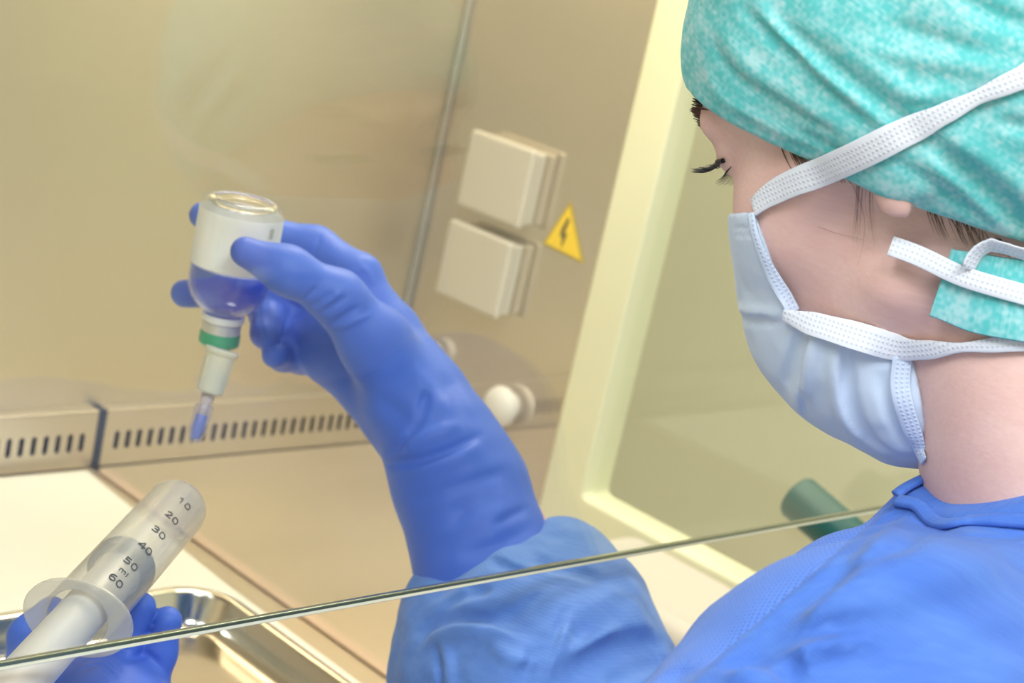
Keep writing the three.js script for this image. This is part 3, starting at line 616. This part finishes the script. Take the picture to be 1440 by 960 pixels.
// ---- gown
const colA = at(1318, 731, .735), colB = at(1440, 724, .70), colC = at(1300, 664, .80);
const colN = colB.clone().sub(colA).cross(colC.clone().sub(colA)).normalize(); if (colN.dot(neckLow.clone().sub(neckTop)) > 0) colN.negate();
const collarCut = (x, y, z) => (x - colA.x) * colN.x + (y - colA.y) * colN.y + (z - colA.z) * colN.z;
const gA = at(1322, 892, .735), gB = at(1004, 1128, .60);
const gownParts = [
  chain([[V(.73, 1.05, -.24), .10], [V(.74, .98, -.21), .135], [V(.74, .78, -.16), .15], [V(.74, .56, -.12), .17]], .08),
  chain([[at(1400, 800, .76), .018], [at(1296, 748, .775), .018], [at(1194, 852, .745), .030], [gB, .047]], .015), chain([[at(1450, 905, .755), .050], [at(1330, 950, .715), .050]], .02), chain([[at(1440, 930, .74), .058], [shoulderL, .056], [elbowL, .054], [wristL.clone().lerp(elbowL, .02), .041]], .05),
  chain([[V(.76, 1.08, -.27), .07], [shoulderR, .066], [at(890, 1110, .98), .050]], .05),
];
const collar = bone(neckTop, neckLow.clone().add(V(.004, -.05, .02)), .053, .060);
const gownBase = (x, y, z) => { let d = gownParts[0](x, y, z); d = smin(d, gownParts[1](x, y, z), .02); d = smin(d, gownParts[2](x, y, z), .025); d = smin(d, gownParts[3](x, y, z), .03); d = smin(d, gownParts[4](x, y, z), .02); return smin(d, smax(collar(x, y, z), collarCut(x, y, z), .003), .012); };
const gownPaths = [
  [[[1010, 965], [1060, 918], [1140, 890], [1250, 872]], .0045, .0080], [[[1030, 970], [1080, 930], [1150, 905], [1250, 890]], .0060, -.0060], [[[1130, 960], [1170, 930], [1240, 918], [1330, 925]], .005, .006], [[[1330, 930], [1400, 900], [1460, 890]], .006, .005], [[[1090, 862], [1150, 820], [1220, 790]], .004, .003],
  [[[1262, 716], [1215, 762], [1140, 846], [1085, 884], [1035, 903]], .0060, 0.0056], [[[1276, 722], [1225, 775], [1150, 858], [1090, 897]], .0075, -0.0072],
  [[[1318, 740], [1270, 775], [1190, 815], [1100, 862]], .0050, 0.0042], [[[1330, 752], [1290, 785], [1210, 828]], .0080, -0.0048],
  [[[1037, 905], [1060, 925], [1095, 935], [1130, 925]], .0070, 0.0128], [[[1020, 930], [1050, 945], [1110, 955]], .0080, -0.0080],
  [[[1440, 770], [1370, 790], [1260, 830], [1160, 880]], .010, -0.0048], [[[1440, 830], [1330, 860], [1220, 900]], .010, 0.0042],
  [[[960, 925], [940, 950], [930, 975]], .006, 0.0064], [[[1290, 706], [1330, 745], [1400, 752], [1460, 750]], .0035, 0.0035],
  [[[1180, 930], [1280, 915], [1400, 925]], .010, 0.0048],
];
const gownFold = folds(gownPaths.map(([p, w, d]) => ({ pts: onShape(gownBase, p, 12, .35), w, d })));
const gownFull = (x, y, z) => { let d = gownBase(x, y, z); if (Math.abs(d) < .03) d += gownFold(x, y, z) + .0016 * n3(x * 26, y * 26, z * 26) + .0005 * n3(x * 80, y * 80, z * 80); return d; };
// the dimpled front panel lies left of the overlap line
const sN = ray(1265, 706).cross(ray(1040, 905)).normalize(); if (sN.dot(ray(1100, 800)) < 0) sN.negate();
const frontSide = (x, y, z) => (x - EYE.x) * sN.x + (y - EYE.y) * sN.y + (z - EYE.z) * sN.z;
const gownUV = (x, y, z) => [x * .62 - z * .78, y * .9 + z * .2 + x * .3];
const gLo = V(.32, .42, -.60), gHi = V(1.02, 1.30, .08);
const gown = part('gown', meshSDF((x, y, z) => smax(gownFull(x, y, z), frontSide(x, y, z) - .002, .003), gLo, gHi, .0042, gownUV), P.gown, person, 'smooth blue surgical gown');
part('front_panel', meshSDF((x, y, z) => Math.max(gownFull(x, y, z) + .0022, -frontSide(x, y, z) - .01), gLo, gHi, .0042, gownUV), P.dots, gown, 'dimpled front panel of the gown');
{
  const rim = (px, w, words) => { const pts = onShape(gownFull, px, 24, .4), nn = pts.map(p => grad(gownFull, p, .006)); pts.forEach((p, i) => p.addScaledVector(nn[i], .0012)); part('neck_binding', ribbon(pts, nn, w, .0016), P.gown, gown, words); };
  rim([[1264, 708], [1290, 714], [1320, 740], [1372, 736], [1440, 735], [1520, 742]], .0062, 'folded near edge of the neckline');
  rim([[1262, 700], [1272, 692], [1290, 682], [1311, 672]], .006, 'far edge of the neckline');
}
const cuffA = at(598, 838, 1.025), cuffB = at(764, 764, 1.025), cuffN = cuffB.clone().sub(cuffA).cross(ray(680, 800)).normalize(); if (cuffN.dot(at(650, 690, 1.04).sub(cuffA)) > 0) cuffN.negate();
const cuffSide = (x, y, z) => (x - cuffA.x) * cuffN.x + (y - cuffA.y) * cuffN.y + (z - cuffA.z) * cuffN.z;
// right sleeve cuff, gathered round the glove
const sl = [chain([[at(680, 795, 1.03), .0425], [at(733, 905, 1.02), .065], [at(778, 985, 1.0), .064], [at(850, 1080, .985), .056]], .04), chain([[at(790, 795, 1.03), .016], [at(812, 803, 1.025), .018], [at(838, 862, 1.01), .022], [at(862, 925, 1.0), .026]], .02), chain([[at(622, 880, 1.02), .020], [at(606, 935, 1.01), .018], [at(650, 1000, 1.0), .03]], .02)];
const sleeveBase = (x, y, z) => smin(smin(smax(sl[0](x, y, z), -.011 + .010 * n3(x * 45, y * 45, z * 45 + 3) - cuffSide(x, y, z), .012), sl[1](x, y, z), .025), sl[2](x, y, z), .025);
const sleevePaths = [
  [[[930, 902], [878, 912], [832, 934], [792, 970]], .0060, .0240], [[[930, 925], [890, 936], [850, 962]], .0050, .0160], [[[585, 892], [620, 874], [660, 869], [705, 868], [740, 850], [760, 836]], .0022, .0075], [[[690, 876], [720, 884], [742, 886]], .0022, .006],
  [[[746, 772], [775, 792], [800, 798], [836, 812]], .0030, .0090], [[[692, 786], [715, 796], [742, 808]], .0022, .0070], [[[800, 850], [782, 890], [765, 935], [755, 970]], .0024, .0050], [[[622, 905], [632, 935], [636, 975]], .0026, -.0045], [[[612, 905], [620, 940], [622, 975]], .0026, .004],
  [[[920, 900], [872, 914], [828, 938], [795, 966]], .0050, .0200], [[[880, 885], [830, 905], [790, 930]], .006, -.006], [[[590, 905], [606, 880], [640, 866]], .003, .006], [[[760, 900], [745, 930], [735, 970]], .004, .006], [[[690, 905], [720, 925], [760, 930]], .004, -.005],
  [[[590, 880], [640, 868], [700, 872], [745, 852]], .0045, 0.0067], [[[600, 895], [660, 885], [730, 890]], .006, -0.0060], [[[700, 855], [730, 880], [770, 905]], .005, 0.0045],
  [[[745, 775], [780, 795], [815, 800], [838, 815]], .0045, 0.0083], [[[690, 790], [720, 800], [742, 808]], .003, 0.0045], [[[628, 905], [632, 940], [634, 975]], .003, -0.0045],
  [[[905, 900], [860, 918], [820, 945], [795, 965]], .006, 0.0105], [[[800, 860], [790, 900], [760, 960]], .006, -0.0042], [[[840, 870], [800, 920], [770, 965]], .008, 0.0037], [[[620, 855], [650, 838], [690, 826]], .003, 0.0045], [[[655, 820], [668, 830], [690, 832]], .003, 0.0037],
];
const sleeveFold = folds(sleevePaths.map(([p, w, d]) => ({ pts: onShape(sleeveBase, p, 10, .6), w, d })));
part('sleeve', meshSDF((x, y, z) => { let d = sleeveBase(x, y, z); if (Math.abs(d) < .03) d += sleeveFold(x, y, z) + .0034 * n3(x * 34, y * 34, z * 34) + .0012 * n3(x * 85, y * 85, z * 85); return d; }, V(.58, .78, -.78), V(.84, 1.07, -.44), .0024, (x, y, z) => [x * .8 - z * .6, y]), P.cuff, gown, 'crumpled right sleeve cuff');

// ---- gloves
const A3 = (px, py, d, r) => [at(px, py, d), r];
const gloveR = [
  chain([A3(590, 565, 1.065, .0285), A3(618, 620, 1.05, .0318), A3(650, 690, 1.043, .0370), A3(684, 800, 1.028, .0395), A3(700, 850, 1.02, .039)], .02),
  chain([A3(582, 562, 1.066, .025), A3(540, 472, 1.078, .020), A3(506, 388, 1.080, .0135)]), chain([A3(582, 564, 1.068, .025), A3(545, 480, 1.088, .018), A3(492, 424, 1.10, .0135)]),
  chain([A3(580, 567, 1.07, .025), A3(540, 510, 1.09, .018), A3(482, 464, 1.108, .013)]), chain([A3(576, 575, 1.068, .024), A3(520, 540, 1.085, .020), A3(468, 508, 1.10, .016)]), chain([A3(555, 530, 1.08, .023), A3(470, 478, 1.105, .019), A3(402, 476, 1.122, .0125)]),
];
const thumbR = chain([A3(566, 545, 1.05, .0235), A3(528, 482, 1.040, .0205), A3(474, 418, 1.026, .0148), A3(405, 380, 1.012, .0126), A3(345, 354, 1.008, .0090)], .012);
const fingersR = [
  chain([A3(506, 388, 1.080, .0138), A3(444, 345, 1.096, .0116), A3(345, 318, 1.094, .0100), A3(284, 303, 1.084, .0085)], .008),
  chain([A3(492, 424, 1.10, .0138), A3(420, 406, 1.124, .0116), A3(320, 412, 1.102, .0102), A3(259, 413, 1.088, .0088)], .008),
  chain([A3(482, 464, 1.108, .0130), A3(412, 432, 1.130, .0112), A3(376, 442, 1.112, .0106), A3(373, 469, 1.082, .0098)], .008),
  chain([A3(468, 508, 1.10, .0125), A3(422, 500, 1.125, .0105), A3(400, 500, 1.105, .0094), A3(387, 499, 1.084, .0084)], .008),
];
const gloveBaseR = (x, y, z) => {
  let h = gloveR[0](x, y, z); for (let i = 1; i < 6; i++) h = smin(h, gloveR[i](x, y, z), .018);
  h = smin(h, thumbR(x, y, z), .012);
  let f = 1e3; for (const g of fingersR) f = smin(f, g(x, y, z), .0015);
  h = smin(h, f, .006);
  return smax(h, cuffSide(x, y, z) - .004, .002);
};
const gloveFoldR = folds([
  [[[431, 420], [446, 403]], .0016, .0014], [[[436, 434], [470, 411]], .0018, .0018], [[[452, 442], [490, 415]], .0018, .0018], [[[464, 458], [506, 430]], .0020, .0020], [[[476, 462], [520, 442]], .0018, -.0014], [[[448, 430], [482, 408]], .002, -.0014],
  [[[438, 362], [447, 340], [450, 328]], .0016, .0012], [[[505, 372], [520, 385], [524, 405]], .002, -.001],
  [[[538, 640], [570, 620], [590, 585], [602, 548]], .0030, .0046], [[[540, 652], [590, 648], [640, 630], [674, 610]], .0028, .0052], [[[556, 632], [605, 614], [650, 594]], .0050, -.0036], [[[560, 660], [620, 652], [680, 622]], .0055, -.0022],
  [[[565, 705], [640, 684], [715, 660]], .0040, .0018], [[[600, 790], [640, 740], [660, 690]], .007, .0016], [[[680, 770], [700, 720], [705, 670]], .007, -.0014], [[[640, 782], [700, 766], [750, 738]], .0040, .0016], [[[590, 760], [650, 740], [735, 705]], .006, -.0012], [[[530, 560], [570, 590], [590, 615]], .006, .002], [[[560, 500], [600, 545], [640, 590]], .006, -.0015], [[[620, 520], [650, 570], [660, 600]], .005, .0014], [[[688, 740], [720, 725], [745, 712]], .003, .0012],
].map(([p, w, d]) => ({ pts: onShape(gloveBaseR, p, 8, .7), w, d })));
const glovesSDF = (x, y, z) => { let d = gloveBaseR(x, y, z); if (Math.abs(d) < .02) d += gloveFoldR(x, y, z) + .0005 * n3(x * 70, y * 70, z * 70); return d; };
part('glove', meshSDF(glovesSDF, V(.545, .90, -.93), V(.82, 1.20, -.55), .0018), P.glove, person, 'long blue nitrile glove on the raised hand');
const gloveL = [
  chain([A3(150, 1010, 0.870, 0.0348), A3(120, 1060, 0.845, 0.0348), A3(60, 1150, 0.795, 0.0394)], .02),
];
const fingersL = [
  chain([A3(146, 990, .877, .0120), A3(177, 908, .876, .0086), A3(198, 853, .873, .0078)], .006),
  chain([A3(196, 992, .881, .0118), A3(223, 918, .881, .0088), A3(235, 873, .878, .0078)], .006),
  chain([A3(100, 1010, .867, .0150), A3(38, 950, .860, .0110), A3(42, 895, .860, .0102), A3(72, 862, .867, .0087)], .006),
];
const gloveBaseL = (x, y, z) => { let h = gloveL[0](x, y, z), f = 1e3; for (const g of fingersL) f = smin(f, g(x, y, z), .001); return smin(h, f, .005); };
const gloveFoldL = folds([
  [[[112, 945], [140, 932], [165, 955]], .0016, .0018], [[[120, 930], [150, 925], [172, 945]], .0016, .0016], [[[178, 930], [205, 920], [228, 940]], .0018, .0020], [[[150, 908], [185, 915]], .0015, .0010], [[[200, 888], [240, 896]], .0014, .0008],
].map(([p, w, d]) => ({ pts: onShape(gloveBaseL, p, 8, .6), w, d })));
part('glove', meshSDF((x, y, z) => { let d = gloveBaseL(x, y, z); if (Math.abs(d) < .02) d += gloveFoldL(x, y, z); return d; }, V(.30, .80, -.78), V(.56, 1.12, -.42), .0018), P.glove, person, 'blue nitrile glove on the lower hand');

// -------------------------------- vial, held upside down
const vc = at(331, 350, 1.05);                      // middle of the body, axis upright
const K = {
  glass: new THREE.MeshPhysicalMaterial({ color: new THREE.Color(.97, .98, .98), transmission: 1, thickness: 0, roughness: .03, ior: 1.5 }),
  liquid: new THREE.MeshPhysicalMaterial({ color: new THREE.Color(.34, .48, .96), transmission: 1, thickness: 0, roughness: .42, ior: 1.33 }),  // clear liquid; blue of the glove behind is put into its colour
  label: new THREE.MeshPhysicalMaterial({ color: new THREE.Color(.99, .98, .95), roughness: .9, transmission: .5, thickness: 0 }),
  green: new THREE.MeshPhysicalMaterial({ color: new THREE.Color(.008, .38, .20), roughness: .3, clearcoat: .5 }),
  cream: new THREE.MeshPhysicalMaterial({ color: new THREE.Color(.90, .87, .68), roughness: .45, transmission: .25, thickness: 0 }),
  whitePlastic: new THREE.MeshPhysicalMaterial({ color: new THREE.Color(.90, .90, .86), roughness: .4 }),
  clear: new THREE.MeshPhysicalMaterial({ color: new THREE.Color(.88, .86, .92), transmission: .85, thickness: 0, roughness: .15 }),
  blueTip: new THREE.MeshPhysicalMaterial({ color: new THREE.Color(.16, .25, .75), roughness: .3 }),
  barrel: new THREE.MeshPhysicalMaterial({ color: new THREE.Color(.84, .83, .81), transmission: .76, thickness: 0, roughness: .27 }),
  plunger: new THREE.MeshPhysicalMaterial({ color: new THREE.Color(.74, .73, .72), transmission: .35, thickness: 0, roughness: .5 }),
  seal: new THREE.MeshPhysicalMaterial({ color: new THREE.Color(.16, .20, .26), roughness: .5 }),
  ink: new THREE.MeshStandardMaterial({ color: new THREE.Color(.07, .075, .09), roughness: .7 }),
};
{
  const r = .0258, top = .0325, sh = -.020, t = thing('vial', 'upside-down glass vial with a white label, blue-looking liquid and a green cap', 'vial', vc.clone());
  const G = (g) => { g.translate(vc.x, vc.y, vc.z); return g; };
  part('glass_body', G(lathe([[.0001, top - .002], [r * .50, top - .0012], [r * .72, top], [r * .86, top - .0012], [r * .95, top - .0040], [r * .99, top - .0075], [r, top - .010], [r, sh], [r * .975, sh - .006], [r * .88, sh - .0125], [r * .70, sh - .0175], [.0135, sh - .0205], [.0118, sh - .0225], [.0115, sh - .0335]], 72)), K.glass, t);
  part('glass_base', G(new THREE.TorusGeometry(r * .74, .0024, 10, 64).rotateX(Math.PI / 2).translate(0, top - .0030, 0)), new THREE.MeshPhysicalMaterial({ color: new THREE.Color(.95, .95, .92), transmission: 1, thickness: .004, roughness: .05, ior: 1.45 }), t, 'thick clear base ring');
  const ri = r - .0012;
  part('liquid', G(lathe([[.0001, -.0128], [ri - .0006, -.0128], [ri, -.0122], [ri, sh], [ri * .97, sh - .0055], [ri * .87, sh - .0118], [ri * .68, sh - .0168], [.0122, sh - .0200], [.0104, sh - .0225], [.0102, sh - .032], [.0001, sh - .0322]], 64)), K.liquid, t);
  const lab = new THREE.CylinderGeometry(r + .0003, r + .0003, .0345, 72, 1, true); lab.translate(0, .0065, 0);
  const lab2 = new THREE.CylinderGeometry(r + .0001, r + .0001, .0345, 72, 1, true); lab2.translate(0, .0065, 0);
  part('label', G(mergeGeometries([lab, lab2])), K.label, t, 'white paper label');
  const mark = G(new THREE.CylinderGeometry(r + .0006, r + .0006, .0065, 12, 1, true, .12, .14)); mark.translate(0, .017, 0); part('label_mark', mark, new THREE.MeshStandardMaterial({ color: new THREE.Color(.55, .52, .42), roughness: .8 }), t);
  part('collar', G(lathe([[.0117, sh - .0222], [.0128, sh - .0218], [.0132, sh - .0228], [.0132, sh - .0262], [.0117, sh - .0270]])), K.whitePlastic, t, 'white neck collar');
  part('crimp_ring', G(lathe([[.0115, sh - .0272], [.0121, sh - .0275], [.0121, sh - .0332], [.0115, sh - .0336]])), new THREE.MeshPhysicalMaterial({ color: new THREE.Color(.75, .74, .70), metalness: .5, roughness: .3 }), t);
  part('cap', G(lathe([[.0001, sh - .0334], [.0118, sh - .0334], [.0126, sh - .0340], [.0128, sh - .0400], [.0122, sh - .0418], [.0001, sh - .0420]])), K.green, t, 'green cap ring');
}
// transfer spike in the vial
{
  const a = at(313, 491, 1.048), b = at(272, 622, 1.048), ax = b.clone().sub(a).normalize(), L = a.distanceTo(b);
  const t = thing('transfer_spike', 'cream transfer spike with a blue tip pushed into the green cap of the vial', 'spike', a.clone());
  part('housing', along(lathe([[.0001, 0], [.0100, 0], [.0106, .0006], [.0106, .0030], [.0096, .0036], [.0093, .0046], [.0082, .0265], [.0076, .0282], [.0001, .0285]]), a, b), K.cream, t);
  for (let i = 0; i < 6; i++) { // grip ribs
    const g = box(-.0007, .0007, .006, .026, .0078, .0098, .0004); g.rotateX(-.05); g.rotateY(i * Math.PI / 3 + .3); part('rib', along(g, a, b), K.cream, t);
  }
  part('nozzle', along(lathe([[.0001, .0284], [.0042, .0286], [.0040, .0330], [.0032, .0350], [.0030, .0440], [.0001, .0445]]), a, b), new THREE.MeshPhysicalMaterial({ color: new THREE.Color(.86, .78, .76), transmission: .4, thickness: 0, roughness: .3 }), t);
  part('tip_shroud', along(lathe([[.0042, .0350], [.0056, .0362], [.0060, .0400], [.0055, .0520], [.0036, L - .001], [.0001, L]]), a, b), K.clear, t, 'clear tip shroud');
  part('tip', along(lathe([[.0001, .0415], [.0036, .0420], [.0037, .0500], [.0028, L - .003], [.0001, L - .002]]), a, b), K.blueTip, t, 'blue tip');
}
// -------------------------------- syringe
{
  const fl = at(110, 868, .80), tp = at(252, 710, .94), ax = tp.clone().sub(fl).normalize(), L = fl.distanceTo(tp), r = .0170;
  const t = thing('syringe', 'large translucent graduated syringe held in the lower blue glove', 'syringe', fl.clone());
  const Q = g => along(g, fl, tp);
  part('barrel', Q(lathe([[r, 0], [r, L - .008], [r * .97, L - .004], [r * .88, L - .0012], [r * .6, L], [.0060, L + .0004], [.0035, L + .003], [.0030, L + .014], [.0026, L + .0142], [.0001, L + .0142]], 56)), K.barrel, t, 'translucent barrel');
  // flange: two rounded wings
  const wing = (ax0) => V(0, 0, 0).copy(ax0);
  const fs = new THREE.Shape(); fs.absellipse(0, 0, .0262, .0188, 0, 2 * Math.PI); const hole = new THREE.Path(); hole.absellipse(0, 0, r * .9, r * .9, 0, 2 * Math.PI, true); fs.holes.push(hole);
  const fg = new THREE.ExtrudeGeometry(fs, { depth: .0016, bevelEnabled: true, bevelSize: .0006, bevelThickness: .0006, bevelSegments: 2, curveSegments: 32 }); fg.rotateX(-Math.PI / 2); fg.translate(0, -.001, 0);
  { // turn the long way of the flange across the picture's level
    const g = fg; const q = new THREE.Quaternion().setFromUnitVectors(V(0, 1, 0), ax), want = V(.55, 0, .45); want.addScaledVector(ax, -want.dot(ax)).normalize(); const have = V(1, 0, 0).applyQuaternion(q), ang = Math.atan2(V(0, 0, 0).crossVectors(have, want).dot(ax), have.dot(want));
    g.rotateY(ang); part('flange', Q(g), K.barrel, t, 'translucent oval finger flange');
  }
  // plunger
  const per = (L - .006 - .014) / 62, sealAt = L - .006 - 41 * per;
  part('seal', Q(lathe([[.0001, sealAt + .009], [r * .5, sealAt + .0085], [r * .93, sealAt + .005], [r * .965, sealAt + .004], [r * .93, sealAt + .0025], [r * .93, sealAt - .0025], [r * .965, sealAt - .004], [r * .93, sealAt - .005], [.0001, sealAt - .005]])), K.seal, t, 'dark grey rubber seal');
  const rodEnd = -.112;
  part('plunger_rod', Q(lathe([[.0001, sealAt - .0055], [r * .70, sealAt - .0055], [r * .72, sealAt - .007], [r * .66, sealAt - .009], [r * .655, 0], [r * .67, rodEnd + .004], [r * .72, rodEnd], [.0001, rodEnd]], 48)), K.plunger, t, 'translucent white plunger rod');
  part('thumb_disc', Q(lathe([[.0001, rodEnd - .003], [.0175, rodEnd - .003], [.0184, rodEnd - .002], [.0184, rodEnd - .0006], [.0175, rodEnd], [.0001, rodEnd]])), K.plunger, t);
  // printed graduations, wrapped round the barrel on the side that faces up and out
  const cam = EYE.clone().sub(fl.clone().lerp(tp, .6)), q = new THREE.Quaternion().setFromUnitVectors(V(0, 1, 0), ax), loc = cam.applyQuaternion(q.clone().invert()), face = Math.atan2(loc.x, loc.z) + .10;
  const wrap = (g, rr) => { const p = g.attributes.position; for (let i = 0; i < p.count; i++) { const a = face + p.getX(i) / rr, R2 = rr + p.getZ(i); p.setXYZ(i, R2 * Math.sin(a), p.getY(i), R2 * Math.cos(a)); } g.computeVertexNormals(); return g; };
  const zero = L - .006;                     // metres per millilitre, counted from the nozzle end
  for (const ml of [10, 20, 30, 40, 50, 60]) { const g = new TextGeometry(String(ml), { font, size: .0058, depth: .0003, curveSegments: 4 }); g.computeBoundingBox(); const b = g.boundingBox; g.translate(-(b.min.x + b.max.x) / 2, zero - ml * per - .0029, .0002); part('graduation_number', Q(wrap(g, r)), K.ink, t); }
  { const g = new TextGeometry('ml', { font, size: .0036, depth: .0003, curveSegments: 4 }); g.translate(-.003, zero - 55 * per - .0018, .0002); part('graduation_number', Q(wrap(g, r)), K.ink, t); }
}
renderer.render(scene, camera);
